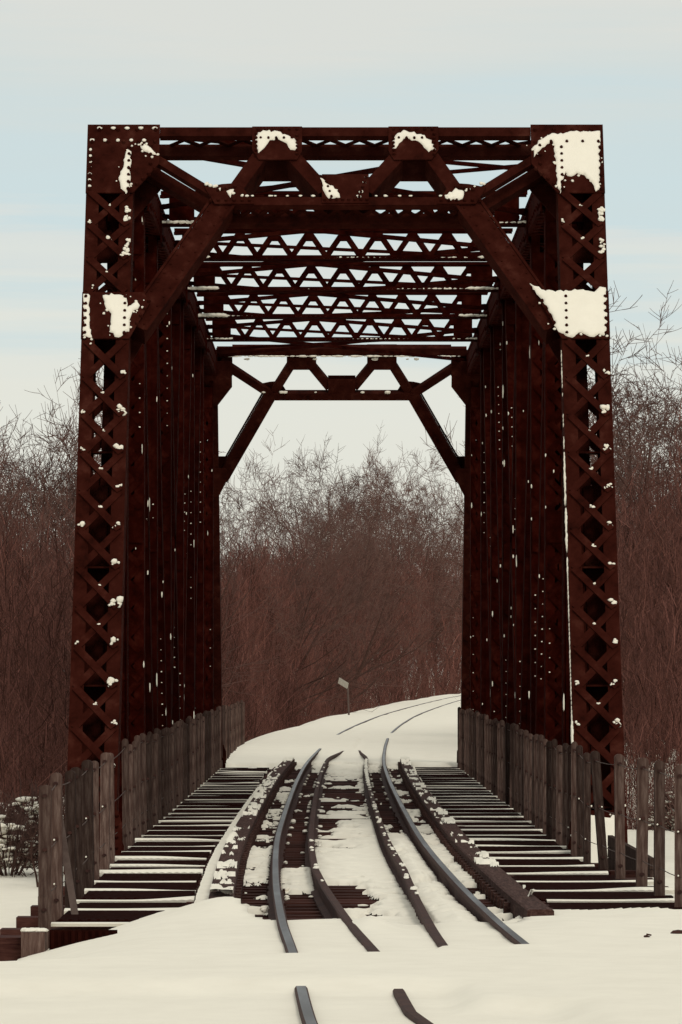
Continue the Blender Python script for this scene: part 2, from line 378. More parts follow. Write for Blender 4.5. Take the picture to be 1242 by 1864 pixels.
def end_post(sx, near):
    L = (ZT+.15)/UPV.z
    base = PL(sx*CX, -.15, 0)
    mb = MB()
    def strip(x, d, w, t):          # a long flange strip
        o = PL(x, -.15, d); mb.bar(o, o+UPV*L, w, t, NRM)
    D = .48
    for e in (-1, 1):
        strip(sx*CX+e*(HW-.075), .008, .15, .016)                 # front flange
        strip(sx*CX+e*(HW-.075), D-.008, .15, .016)               # back flange
        o = PL(sx*CX+e*(HW-.015), -.15, D/2); mb.bar(o, o+UPV*L, .028, D-.034, NRM)   # web
    for z0, z1, wd in ((-.1, 6.35, .27), (6.35, 6.85, .10), (6.85, 7.9, .44)):
        xo = sx*(CX-HW+.03+wd); o0 = PL((xo+sx*(CX-HW+.03))/2, z0, D-.06); o1 = PL((xo+sx*(CX-HW+.03))/2, z1-.004, D-.06); mb.bar(o0, o1, wd, .012, NRM)
    for z0, z1, wd in ((-.1, 4.2, .30), (4.2, 5.6, .12)):
        xo = sx*(CX+HW-.03-wd/2); mb.bar(PL(xo, z0, D-.10), PL(xo, z1, D-.10), wd, .012, NRM)
    for k, z in enumerate((.6, 1.9, 3.2, 4.5, 5.6, 7.6)):                        # inner diaphragms
        o = PL(sx*CX, z, D/2); mb.box(o.x-HW+.03, o.x+HW-.03, o.y-.18, o.y+.18, o.z-.01, o.z+.01)
    if not near: mirror_far(mb)
    post = mb.build('end_post', RUST, bridge)
    # lacing front and back
    snow = MB()
    segs = [(.45, 5.66), (6.24, 7.44)]
    for z0, z1 in segs:
        lm = MB(); lb_ = MB()
        O = PL(sx*CX, 0, 0); t0, t1 = z0/UPV.z, z1/UPV.z
        n, p = lace(lm, O, UPV, XA, NRM, t0, t1, .215, .487, .082, off=.010)
        lace(lb_, PL(sx*CX, 0, D), UPV, XA, NRM, t0+.24, t1-.24, .215, .487, .068, off=-.03)
        if near:
            for k in range(n):
                t = t0+k*p; s = k*31+int(z0*7)+(3 if sx > 0 else 0)
                rr = random.Random(s)
                q = O+UPV*(t+.055)+XA*(.205)+NRM*.03
                if k > 0 and rr.random() < .9:
                    g = rr.uniform(.030, .055)*(1.0 if sx < 0 else .92)
                    snow.clump(q + XA*rr.uniform(-.015,.01), g, s)
                    if rr.random() < .35: snow.clump(q - UPV*.03 - XA*.04, g*.6, s+7)
                    if z0 > 6:
                        for e in range(3): snow.clump(q + UPV*(.05+.06*e) + XA*.015, g*.85, s+16+e)
                if rr.random() < .75: snow.clump(O+UPV*(t+p*.5+.03)+NRM*.03+XA*rr.uniform(-.02,.02), rr.uniform(.016, .03), s+9)
                if k > 0 and rr.random() < .3: snow.clump(O+UPV*(t+.045)-XA*.215+NRM*.03, rr.uniform(.018, .034), s+11)
        for q_ in (lm, lb_):
            if not near: mirror_far(q_)
            q_.build('lacing', RUST, post)
    # gusset plates
    X0, X1 = sx*(CX+HW+.004), sx*(CX-HW)
    corner = [(X0, 8.27), (sx*2.15, 8.27), (sx*2.15, 7.79), (X1, 7.43), (X0, 7.43)]
    middle = [(X0, 6.23), (sx*2.29, 6.23), (sx*2.22, 6.1), (X1, 5.68), (X0, 5.68)]
    foot = [(X0, .44), (sx*2.43, .44), (sx*2.38, .3), (sx*2.38, -.22), (X0, -.22)]
    rows = [[(x, 7.47, x, 7.98, .075) for x in (sx*2.945, sx*2.50)] + [(sx*2.93, 8.05, sx*2.2, 8.05, .15), (sx*2.85, 8.2, sx*2.2, 8.2, .17), (sx*2.40, 7.53, sx*2.2, 7.72, .08), (sx*2.25, 7.78, sx*2.25, 8.0, .09)],
            [(x, 5.74, x, 6.17, .085) for x in (sx*2.945, sx*2.50)] + [(sx*2.36, 5.86, sx*2.23, 6.12, .08)],
            [(x, -.18, x, .38, .1) for x in (sx*2.945, sx*2.44)] + [(sx*2.93, -.18, sx*2.44, -.18, .11)]]
    for pts, rw in zip((corner, middle, foot), rows):
        gm = MB(); plate(gm, pts, -.028, -.008)
        for xa, za, xb, zb, step in rw:
            n = max(1, int(math.hypot(xb-xa, zb-za)/step))
            for i in range(n+1): rivet(gm, PL(xa+(xb-xa)*i/n, za+(zb-za)*i/n, -.028), NRM, .027, .035)
        gb = MB(); plate(gb, pts, D+.004, D+.02)
        for q_ in (gm, gb):
            if not near: mirror_far(q_)
            q_.build('gusset_plate', RUST, post)
    if near:
        keys = ['lm', 'le', 'lc', 'lc2'] if sx < 0 else ['rc', 'rm', 'rb']
        for i, kk in enumerate(keys):
            snow_patch(snow, SN[kk], -.028, .017, i+3)
            rr = random.Random(i+40); P_ = SN[kk]
            for e in range(len(P_)*2):
                a = P_[e % len(P_)]; x = a[0]+rr.gauss(0, .035); z = a[1]+rr.gauss(0, .05)
                if -2.97 < x < 2.97 and not (kk in ('rm', 'lm') and not 5.7 < z < 6.2) and not (kk in ('rc', 'lc', 'lc2') and not 7.46 < z < 8.2): snow.blob(PL(x, z, -.033), rr.uniform(.006, .016), e, (1.2, .5, 1.0), 6)
        if sx < 0:
            for i in range(5): snow.blob(PL(-2.85+.16*i, 8.215, -.045), .022, i+60, (1.5, .5, .8)); snow.blob(PL(-2.93+.15*i, 8.065, -.045), .021, i+80, (1.3, .5, .9))
            for i in range(7): snow.blob(PL(-2.945, 7.5+.075*i, -.045), .019, i+90, (1.1, .5, .9))
        else:   # snow lodged along the inner edge of the post
            rr = random.Random(4)
            for z in np.arange(.95, 5.6, .05):
                w = .012 + .03*max(0, math.sin(z*2.1)+.1)*(1 if z < 3.1 else .55)
                if z > 3.1 and rr.random() < .25: continue
                snow.blob(PL(2.435, z, .02), w*rr.uniform(.7,1.2), int(z*100), (.55, .6, 2.6))
        snow.build('lodged_snow', SNOW, post, smooth=True)
for sx in (-1, 1):
    for near in (True, False): end_post(sx, near)

def portal(near):
    mb = MB(); D = .42 if near else .17
    def pbar(x0, z0, x1, z1, w, d0, d1):
        a = PL(x0, z0, (d0+d1)/2); b = PL(x1, z1, (d0+d1)/2); mb.bar(a, b, w, d1-d0, NRM)
    # upper chord, front and back, with triangular lacing on its upper side between them
    pbar(-2.15, 8.20, 2.15, 8.20, .125, 0, .09); pbar(-2.45, 8.19, 2.45, 8.19, .16, D-.08, D+.02)
    for i in range(-6, 6):
        for s in (-1, 1):
            a = PL(i*.34+.17-s*.17, 8.235, .10); b = PL(i*.34+.17+s*.17, 8.235, D-.09)
            mb.bar(a, b, .05, .014+.004*s, UPV)
    # lower chord
    pbar(-1.45, 7.345, 1.45, 7.345, .11, 0, .1); pbar(-1.40, 7.33, 1.40, 7.33, .15, D-.1, D)
    for s in (-1, 1):
        pbar(s*2.36, 7.985, s*1.42, 7.38, .10, .003, .09); pbar(s*2.40, 7.99, s*1.40, 7.36, .15, D-.12, D-.003)     # corner strut
        pbar(s*1.00, 7.90, s*1.33, 7.40, .165, .006, D-.04)        # inclined members
        pbar(s*.60, 7.90, s*.24, 7.48, .165, .006, D-.04)
        for x in (.35, .7): pass
    web = mb
    for k in range(14):
        for q in (-1, 1):
            xa = -1.4+.2*k; a = PL(xa+.1-q*.1, 7.36+.004*q, .1); b = PL(xa+.1+q*.1, 7.36+.004*q, D-.1); mb.bar(a, b, .05, .012, UPV)
    for s in (-1, 1): mb.box(s*.55-.5, s*.55+.5, 0, 0, 0, 0) if False else None
    if not near: mirror_far(mb, .13)
    root = mb.build('portal_brace', RUST, bridge)
    for s in (-1, 1):
        kb = MB(); mb2 = kb
        a = PL(s*1.40, 7.36, .17 if near else .1); b = PL(s*2.38, 5.86, .17 if near else .1)
        mb2.bar(a, b, .235, .30 if near else .16, NRM)
        d = (b-a).normalized(); w = d.cross(NRM).normalized()
        for e in (-1, 1): mb2.bar(a+w*e*.135+NRM*(.155 if near else .085), b+w*e*.135+NRM*(.155 if near else .085), .03, .02, NRM)
        for i in range(14):
            for e in (-1, 1): rivet(kb, a.lerp(b, (i+.5)/14) + w*e*.08 + NRM*(.15 if near else .08), NRM, .014, .012)
        if not near: mirror_far(kb, .13)
        kb.build('knee_brace', RUST, root)
    A = lambda s: [(s*.50, 8.25), (s*1.08, 8.25), (s*1.08, 7.97), (s*1.0, 7.84), (s*.56, 7.84), (s*.50, 7.95)]
    F = lambda s: [(s*1.62, 7.50), (s*1.50, 7.30), (s*1.05, 7.30), (s*1.16, 7.47), (s*1.28, 7.55), (s*1.42, 7.54)]
    cpl = [(-.27, 7.66), (.27, 7.66), (.27, 7.31), (-.27, 7.31)]
    def gus(pts, d0, d1, rv=()):
        g = MB(); plate(g, pts, d0, d1)
        for x, z in rv: rivet(g, PL(x, z, d0), NRM, .022, .032)
        if not near: mirror_far(g, .13)
        g.build('gusset_plate', RUST, root)
    for s in (-1, 1):
        rv = [(s*(.56+.09*k), 8.21) for k in range(6)] + [(s*1.03, 8.15-.05*k) for k in range(6)] + [(s*.56, 8.13-.045*k) for k in range(6)] + [(s*(.62+.09*k), 8.10) for k in range(5)]
        gus(A(s), -.022, -.004, rv); gus(A(s), D-.03, D-.012)
        gus(F(s), -.022, -.004, [(s*(1.55-.09*k), 7.335) for k in range(6)] + [(s*(1.27+.05*k), 7.50-.01*k) for k in range(5)])
    gus(cpl, -.022, -.004, [(-.24+.07*k, 7.345) for k in range(8)] + [(q*(.24-.02*k), 7.62-.06*k) for k in range(5) for q in (-1, 1)])
    gus(cpl, D-.03, D-.012)
    sn = MB()
    if near:
        for i, kk in enumerate(('al', 'ar', 'cp', 'rf', 'lf')): snow_patch(sn, SN[kk], -.022, .015, i+30)
        rr = random.Random(9)
        for k in range(22):
            s = rr.choice((-1, 1)); t = rr.random()
            sn.blob(PL(s*(1.12+.5*t), 7.35+.2*t+rr.uniform(-.01,.02), -.03), rr.uniform(.012,.024), k, (1.2,.5,.9))
        for k in range(9): sn.blob(PL(.24-.02*(k % 5), 7.62-.06*(k % 5), -.03), rr.uniform(.012,.022), k+50, (1.2,.5,.9))
        for k in range(16): sn.blob(PL(rr.uniform(-1.2,1.2), 7.39, -.03), rr.uniform(.010,.018), k+70, (1.6,.5,.8))
    else:
        rr = random.Random(12)
        Yf = YT2
        for k in range(46):
            x = -2.3+4.6*k/45
            sn.blob((x, Yf-.12, 8.145), rr.uniform(.012,.04), k, (2.6, 1.2, .6))
        for k in range(12): 
            q = PL(rr.uniform(-2, 2), rr.choice((7.42, 8.05)), D); sn.blob((q.x, YB+YB2-q.y, q.z+.13), rr.uniform(.02,.05), k+9, (1.5, 1, .7))
    sn.build('lodged_snow', SNOW, root, smooth=True)
portal(True); portal(False)

# top chords
for s in (-1, 1):
    mb = MB(); xa, xb = sorted((s*2.45, s*2.98))
    mb.box(xa, xb, YT+.1, YT2-.1, 8.19, 8.22)
    mb.box(xa+.003, xa+.035, YT+.1, YT2-.1, 7.78, 8.187); mb.box(xb-.035, xb-.003, YT+.1, YT2-.1, 7.78, 8.187)
    for e in (xa, xb-.12): mb.box(e, e+.12, YT+.1, YT2-.1, 7.755, 7.778)
    for i, y in enumerate(np.arange(YT+.3, YT2-.4, .42)):
        mb.bar((xa+.06, y, 7.748), (xb-.06, y+.42, 7.748), .06, .012, ZA)
        for e in (xa+.06, xb-.06): rivet(mb, (e, y, 7.755), (0,0,-1), .022, .016)
        for zz in (7.85, 8.12): rivet(mb, (xa if s > 0 else xb, y, zz), (-s,0,0), .022, .018)
    ch = mb.build('top_chord', RUST_SHADED, bridge)
    for y in TP[1:-1]:
        x = s*2.45; gm = MB(); gm.box(min(x-s*.02, x), max(x-s*.02, x), y-.35, y+.35, 7.66, 8.05)
        for k in range(6): rivet(gm, (x-s*.02, y-.3+.12*k, 7.98), (-s,0,0)); rivet(gm, (x-s*.02, y-.3+.12*k, 7.74), (-s,0,0))
        gm.build('gusset_plate', RUST_SHADED, ch)
    # bottom chord
    mb = MB()
    for e in (2.50, 2.90): mb.box(min(s*e, s*e+.03), max(s*e, s*e+.03), YB+.3, YB2-.3, -.55, -.08)
    mb.build('bottom_chord', RUST_SHADED, bridge)

# vertical posts and diagonals of the two side trusses
def laced_member(p0, p1, xh, dep, pitch, name, snow_seed, kind):
    """two flanged channels along p0-p1, X-wise half width xh, laced on the faces towards and away from the portal"""
    p0 = Vector(p0); p1 = Vector(p1); U = (p1-p0).normalized(); N = Vector((0, -1, 0)); N = (N - U*N.dot(U)).normalized(); L = (p1-p0).length
    mb = MB()
    for e in (-1, 1):
        mb.bar(p0+XA*e*(xh-.012), p1+XA*e*(xh-.012), .024, dep, N)
        for q in (-1, 1): mb.bar(p0+XA*e*(xh-.07 if xh > .15 else xh-.04)+N*q*(dep/2-.006), p1+XA*e*(xh-.07 if xh > .15 else xh-.04)+N*q*(dep/2-.006), .092 if xh > .15 else .05, .012, N)
    o = mb.build(name, RUST_SHADED, bridge)
    t1 = L-.6
    for q in (-1, 1):
        lm = MB()
        if snow_seed % 3 == 1: lm.bar(p0+U*.7+N*q*(dep/2+.006), p0+U*t1+N*q*(dep/2+.006), 2*xh-.16, .010, N)      # plated face
        else: lace(lm, p0, U, XA, N, .7, t1, max(.05, xh-.05), pitch, .075, .012, q*(dep/2+.008), double=(kind == 'post'))
        for tt in (.5, L*.5, L-.45):                       # batten plates
            lm.bar(p0+U*(tt-.2)+N*q*(dep/2+.036), p0+U*(tt+.2)+N*q*(dep/2+.036), 2*xh-.02, .012, N)
        lm.build('lacing', RUST_SHADED, o)
    rr = random.Random(snow_seed); sn = MB(); side = -1 if p0.x > 0 else 1
    for k in range(rr.randint(3, 6)):
        t = rr.uniform(.3, L*.97); ln = rr.choice((1, 1, 2, 3.5))
        sn.blob(p0 + U*t + XA*side*(xh-rr.choice((.0, .02, .1))) + N*(dep/2+.012), rr.uniform(.010, .020), k+snow_seed*50, (.6, .5, ln*1.6))
    t = rr.uniform(1, L-2)
    for k in range(rr.randint(4, 14)):  # snow dots along the lacing, some added to stand in for gaps of light
        sn.blob(p0 + U*min(t+k*.18, L-.3) + XA*side*(xh-.05) + N*(dep/2+.02), rr.uniform(.007, .013), k+30, (1, .5, .7))
    sn.build('lodged_snow', SNOW, o, smooth=True)
for s in (-1, 1):
    for i, y in enumerate(TP):
        hip = i in (0, len(TP)-1); hx = s*(2.64 if hip else 2.715)
        laced_member((hx, y, -.3), (hx, y, 7.78), .115 if hip else .215, .46, .36, 'vertical_post', 10*i+(1 if s > 0 else 2), 'post')
    for i in range(1, 4):
        a, b = TP[i], TP[i+1]
        laced_member((s*2.715, b-.2, -.1), (s*2.715, a+.35, 7.75), .185, .40, .34, 'diagonal_member', 100+10*i+s, 'diag')
        a, b = TP[7-i], TP[6-i]
        laced_member((s*2.715, b+.2, -.1), (s*2.715, a-.35, 7.75), .185, .40, .34, 'diagonal_member', 140+10*i+s, 'diag')
    # light counter diagonals and side rails at walkway height
    mb = MB()
    for i in (3, 4):
        for e in (-1, 1): mb.bar((s*2.715+e*.09, TP[i]+.2, .1), (s*2.715+e*.09, TP[i+1]-.3, 7.6), .08, .02, XA)
    mb.build('counter_rod', RUST_SHADED, bridge)

# top struts with lattice webs, and the flat cross bracing between them
for i in range(2, 7):
    y = TP[i]; mb = MB()
    for q in (-1, 1):
        mb.box(-2.45, 2.45, y+q*.15-.045, y+q*.15+.045, 8.315, 8.36)
        mb.box(-2.45, 2.45, y+q*.15-.045, y+q*.15+.045, 7.93, 7.97)
    mb.box(-2.45, 2.45, y-.20, y-.05, 7.912, 7.928); mb.box(-2.45, 2.45, y+.05, y+.20, 7.912, 7.928)
    for s in (-1, 1):
        xa, xb = sorted((s*2.01, s*2.34)); mb.box(xa, xb, y-.16, y+.16, 7.973, 8.312)
    st = mb.build('top_strut', RUST_SHADED, bridge)
    for q in (-1, 1):
        lm = MB(); n = 16; p = 4.0/n
        for k in range(n):
            z0, z1 = (7.96, 8.325) if k % 2 else (8.325, 7.96)
            lm.bar((-2+k*p, y+q*.15+.011*(k % 2), z0), (-2+(k+1)*p, y+q*.15+.011*(k % 2), z1), .068, .010, YA)
        for k in range(0, n+1, 2): lm.box(-2+k*p-.07, -2+k*p+.07, y+q*.15-.018, y+q*.15-.006, 8.20, 8.314)
        lm.build('lattice_web', RUST_SHADED, st)
    sn = MB(); rr = random.Random(i+70)
    for k in range(60):
        x = -2.42+4.84*k/59; e = abs(x)/2.42
        g = .034*float(vnoise(x*1.9+i*7, 0.3, 4))-.004+.022*(e > .82)
        if g < .011: continue
        sn.blob((x, y-.17, 7.932+g*.3), g, k+i*90, (2.3, 1.3, .75))
    sn.build('lodged_snow', SNOW, st, smooth=True)
for i, (ta, tb) in enumerate(((TP[0], TP[2]), (TP[2], TP[3]), (TP[3], TP[4]), (TP[4], TP[5]), (TP[5], TP[6]), (TP[6], TP[7]))):
    ya, yb = ta+.2, tb-.2; mb = MB()
    for s, z in ((-1, 8.06), (1, 8.14)):
        mb = MB(); ym = (ya+yb)/2; mb.bar((s*2.44, ya if s < 0 else ym, z+.14), (-s*2.44, ym if s < 0 else yb, z+.14), .07, .045, ZA)
        mb.build('cross_brace', RUST_SHADED, bridge)
        mb = MB(); mb.bar((s*2.44, ya, z), (-s*2.44, yb, z), .09, .055, ZA)
        mb.build('cross_brace', RUST_SHADED, bridge)
# floor system under the deck
for i, y in enumerate([YB+.8]+TP+[YB2-.8]):
    mb = MB(); mb.box(-2.45, 2.45, y-.02, y+.02, -1.15, -.30); mb.box(-2.45, 2.45, y-.16, y+.16, -.297, -.275); mb.box(-2.45, 2.45, y-.16, y+.16, -1.175, -1.153)
    mb.build('floor_beam', RUST_SHADED, bridge)
for s in (-1, 1):
    mb = MB(); x = s*.78; mb.box(x-.012, x+.012, YB-.2, YB2+.2, -.9, -.274); mb.box(x-.13, x+.13, YB-.2, YB2+.2, -.27, -.252)
    mb.build('stringer', RUST_SHADED, bridge)

# abutments that carry the bridge ends
for k, (ya, yb, lb) in enumerate(((47.5, 52.2, 'concrete abutment under the near end of the bridge'), (96.4, 99.5, 'concrete abutment under the far end of the bridge'))):
    mb = MB(); mb.box(-3.3, 3.3, ya, yb, -4.2, -1.2)
    mb.box(-3.3, -2.3, ya+.6, yb-.6, -1.196, -.56); mb.box(2.3, 3.3, ya+.6, yb-.6, -1.196, -.56)
    tag(mb.build('bridge_abutment', STONE), lb, 'abutment', 'bridge abutments')
# approach trestle stringers
# ------------------------------------------------------------------ deck: ties, walkway, rails, guard timbers
def tie_mesh():
    mb = MB(); mb.box(-1.5, 1.5, -.12, .12, -.25, 0)
    return mb
tie0 = tie_mesh().build('crosstie', TIE)
tag(tie0, 'dark timber crosstie under the rails, partly buried in snow', 'crosstie', 'crossties of the bridge deck')
ties = np.arange(34.0, 99.0, .52)
for i, y in enumerate(ties):
    o = tie0 if i == 0 else dup(tie0)
    o.location = (float(xc(y)), y, random.uniform(-.008, 0)); o.rotation_euler = (0, 0, random.uniform(-.01, .01))
# planks laid between the guard rails so the deck reads closed
PY = [36.4 + 1.8*k for k in range(35)]
lt = MB(); lt.box(-2.62, 2.95, -.13, .13, -.252, -.032)
long0 = lt.build('walkway_beam', TIE)
tag(long0, 'long dark timber beam crossing under the track to carry walkway and fence posts', 'beam', 'long timbers under the walkways')
for i, y in enumerate(PY):
    o = long0 if i == 0 else dup(long0)
    o.location = (random.uniform(-.05,.05) + (-.0 if y > 42 else -.05), y, -.014); 
    o.rotation_euler = (0,0,0)
def grating(w):
    mb = MB(); n = 30
    for k in range(n):
        y = .17+1.46*k/(n-1); mb.box(-w/2, w/2, y-.016, y+.016, -.03, .0)
    for e in (-w/2+.02, 0, w/2-.02): mb.box(e-.012, e+.012, .1, 1.7, -.034, -.004)
    mb.box(-w/2, w/2, .085, .105, -.032, .006)          # toothed front edge bar
    nt = int(w/.07)
    for k in range(nt):
        x = -w/2+(k+.5)*w/nt; mb.box(x-.013, x+.013, .083, .107, .006, .014)
    return mb
gl = grating(.93).build('walkway_grating', GRATE); gr = grating(1.22).build('walkway_grating', GRATE)
tag(gl, 'dark steel grating panel of the left walkway between guard timber and fence', 'grating panel', 'grating panels of the left walkway')
tag(gr, 'dark steel grating panel of the right walkway between guard timber and fence', 'grating panel', 'grating panels of the right walkway')
def left_fence_x(y): return -2.31 - .12*float(sm(y, 38, 50)) - .05*float(sm(y, 60, 100))
def right_fence_x(y): return 2.47 + .25*float(1-sm(y, 38.5, 47.5))
for i, y in enumerate(PY[:-1]):
    a = gl if i == 0 else dup(gl); a.location = (left_fence_x(y)+.06+.465, y-.02, random.uniform(-.006, .01)); a.rotation_euler = (random.uniform(-.004,.004), 0, random.uniform(-.008,.008))
    b = gr if i == 0 else dup(gr); b.location = (right_fence_x(y)-.1-.61+.12*(y < 46), y-.02, random.uniform(-.006, .01)); b.rotation_euler = (random.uniform(-.004,.004), 0, random.uniform(-.008,.008))

def sweep(mb, prof, ys, u, zoff=0, u_fn=None):
    """sweep a closed profile (x,z) along the track at offset u"""
    n = len(prof); b = len(mb.v)
    for y in ys:
        d = .5; t = float(xc(y+d)-xc(y-d))/(2*d); c = 1/math.hypot(1, t); s = t*c
        x0 = float(xc(y)) + (u_fn(y) if u_fn else u)
        for px, pz in prof: mb.v.append((x0+px*c, y-px*s, pz+zoff))
    for i in range(len(ys)-1):
        for j in range(n):
            k = (j+1) % n
            mb.f.append((b+i*n+j, b+(i+1)*n+j, b+(i+1)*n+k, b+i*n+k)); mb.m.append(1 if prof[j][1] > .17 and prof[k][1] > .17 else 0)
    mb.f.append(tuple(b+j for j in range(n))); mb.m.append(0)
    e = b+(len(ys)-1)*n; mb.f.append(tuple(e+j for j in reversed(range(n)))); mb.m.append(0)
RAILP = [(-.07,.0),(-.07,.018),(-.012,.035),(-.010,.125),(-.034,.140),(-.036,.170),(-.026,.180),(.026,.180),(.036,.170),(.034,.140),(.010,.125),(.012,.035),(.07,.018),(.07,.0)]
run_ys = np.concatenate([np.arange(12, 130, .7), np.arange(130, 420, 3.0), np.arange(420, 700, 20)])
for s, lb in ((-1, 'left running rail with a worn bluish top curving away over the bridge'), (1, 'right running rail, its top catching light, curving away over the bridge')):
    mb = MB(); sweep(mb, RAILP, run_ys, s*.752)
    tag(mb.build('running_rail', [STEEL_SIDE, STEEL_TOP]), lb, 'rail', 'running rails')
def guard_u(s):
    gy = [20, 22.6, 23.4, 24.5, 29, 31.5, 33.5, 36.5, 39, 42.5, 47, 98, 101, 106, 112]
    gu = [.02, .08, .155, .215, .215, .25, .28, .32, .355, .395, .40, .40, .36, .22, .10]
    return lambda y: s*float(np.interp(y, gy, gu))
g_ys = np.arange(22.5, 109, .5)
GP = [(x*.92, z*.93+.0) for x, z in RAILP]
for s, lb in ((-1, 'left inner guard rail, dark rusty, converging to the middle before the bridge'), (1, 'right inner guard rail, dark rusty and half covered by snow lumps')):
    mb = MB(); sweep(mb, GP, g_ys if s < 0 else g_ys[9:], 0, 0.0, guard_u(s))
    tag(mb.build('guard_rail', STEEL_SIDE), lb, 'rail', 'inner guard rails')
# outer guard timbers, in notched lengths
TP_ = [(-.10,.0),(-.10,.145),(-.085,.155),(.085,.155),(.10,.145),(.10,.0)]
for s, lb in ((-1, 'long squared guard timber left of the rails with patchy snow on top'), (1, 'long squared guard timber right of the rails with flecks of snow on top')):
    mb = MB()
    sweep(mb, TP_, np.arange(35.3 if s > 0 else 36.0, 98.5, .6), s*1.19)
    for y in np.arange(37.6, 98, .52):                                   # spacer blocks under its inner face
        x = float(xc(y)) + s*1.19 - s*.12
        mb.box(x-.03, x+.03, y-.07, y+.07, .002, .10)
    tag(mb.build('guard_timber', TIMBERY), lb, 'timber', 'outer guard timbers')
# spikes and rail clips are lumps on the ties
# ------------------------------------------------------------------ snow lying on the deck: drifted sheet over ties, rails' feet and timbers
def build_deck_snow():
    us = np.arange(-1.42, 1.40, .02); ys = np.concatenate([np.arange(33.0, 60, .045), np.arange(60, 99, .075)])
    U, Y = np.meshgrid(us, ys); X = U + xc(Y)
    n1 = fbm(X*2.2+7, Y*.55, 31, 4); streak = fbm(X*2.2, Y*1.3, 41, 4); fine = fbm(X*9, Y*3.4, 51, 3)
    P = np.zeros_like(U); Hh = np.full_like(U, .03)
    tim = (np.abs(U) > 1.085) & (np.abs(U) < 1.295) & (Y > 37.3)
    c = np.abs(U) < .36
    P = np.where(U < -1.295, .62 + .4*(Y < 70), P); P = np.where(U > 1.295, .42, P)
    P = np.where(tim, np.where(U < 0, .21+.08*(Y < 46), .27 - .02*(Y < 46)), P)
    lb = (U > -1.085) & (U < -.80); P = np.where(lb, .33 + .40*sm(Y, 41, 45)*(1-sm(Y, 50, 53)) - .12*(Y < 41), P)
    rb = (U > .80) & (U < 1.085); P = np.where(rb, .41 + .35*sm(Y, 41.5, 44)*(1-sm(Y, 53, 60)) - .1*sm(Y, 60, 75), P)
    lg = (U > -.72) & (U < -.40); P = np.where(lg, .18 + .5*(1-sm(Y, 44, 48)) - .62*(1-sm(Y, 40.5, 41.5))+.25*sm(Y, 88, 94), P)
    rg = (U > .40) & (U < .72); P = np.where(rg, .14 + .85*(1-sm(Y, 53, 58)) + .3*sm(Y, 88, 94), P)
    Hh = np.where(rg, .03+.07*(1-sm(Y, 50, 56))*(1-.7*np.abs((U-.56)/.2)), Hh)
    cp = .15 + .05*sm(U, -.2, .3) + (.06+.36*sm(U, -.25, .25))*(1-sm(Y, 56, 66)) + .8*(1-sm(Y, 49, 51.5)) - 1.05*(1-sm(Y, 42.5, 44.5))*(1-.45*sm(U, -.1, .3)) + .5*(1-sm(Y, 35.6, 36.6)) + .6*sm(Y, 86, 93)
    P = np.where(c, cp, P)
    E_ = edge_y(X); P = P + .9*(1-sm(Y, E_+.1+.8*fbm(X*1.6, Y*0, 13), E_+.7+1.2*fbm(X*2.6, Y*0, 13))) + .5*sm(Y, 94.5, 97.5)
    Hh = Hh + .02*(1-sm(Y, 36.8, 38.2))
    thin = fbm(X*2.4+3, Y*2.3, 91, 3)
    nn = np.where(c, .62*thin+.2*streak+.18*n1, np.where(tim, .7*fine+.3*n1, .4*n1+.3*fine+.3*thin))
    nn = (nn-.5)*2.1+.5
    nn = nn + np.where(c, -.05+.24*np.sin(Y*2*np.pi/1.04+3*vnoise(X*1.5, Y*.4, 6)), 0)
    P = np.where((np.abs(U) > .71) & (np.abs(U) < .81), -1, P)
    gap = np.abs(((Y-34.0+.26) % .52)-.26) > .13         # between ties the snow sags
    P = P - .16*gap*(P < .95)
    d = P-nn
    T = np.where(d > 0, np.minimum(.004+d*.26, Hh+.03*fine), -1)
    base = np.where(tim, .156, .0)
    Z = base + T - .012*gap*(~tim) - .25*(1-sm(Y, E_-1.0, E_-.3))
    keep = T > 0
    nx = len(us); i = np.arange(len(ys)-1)[:, None]*nx+np.arange(nx-1)[None]
    q = np.stack([i, i+1, i+nx+1, i+nx], -1).reshape(-1, 4)
    kf = keep.ravel()[q]; tf = tim.ravel()[q]; nk = kf.sum(1)
    # rim: quads with one to three corners kept slope down to the surface
    Zr = Z.ravel().copy(); Zr[~keep.ravel()] = (base-.004-.07*gap*(~tim)).ravel()[~keep.ravel()]
    ok = (nk >= 2) & ((tf.sum(1) == 4) | (tf.sum(1) == 0))
    q = q[ok]
    used = np.unique(q); remap = np.full(len(Zr), -1); remap[used] = np.arange(len(used))
    V = np.stack([X.ravel()[used], Y.ravel()[used], Zr[used]], 1)
    me = bpy.data.meshes.new('deck_snow'); me.from_pydata(V.tolist(), [], remap[q].tolist())
    me.materials.append(SNOW); me.polygons.foreach_set('use_smooth', [True]*len(q)); me.update()
    o = bpy.data.objects.new('deck_snow', me); C.objects.link(o)
    tag(o, 'patchy drifted snow lying over the ties and timbers of the bridge deck', 'snow', kind='stuff')
build_deck_snow()
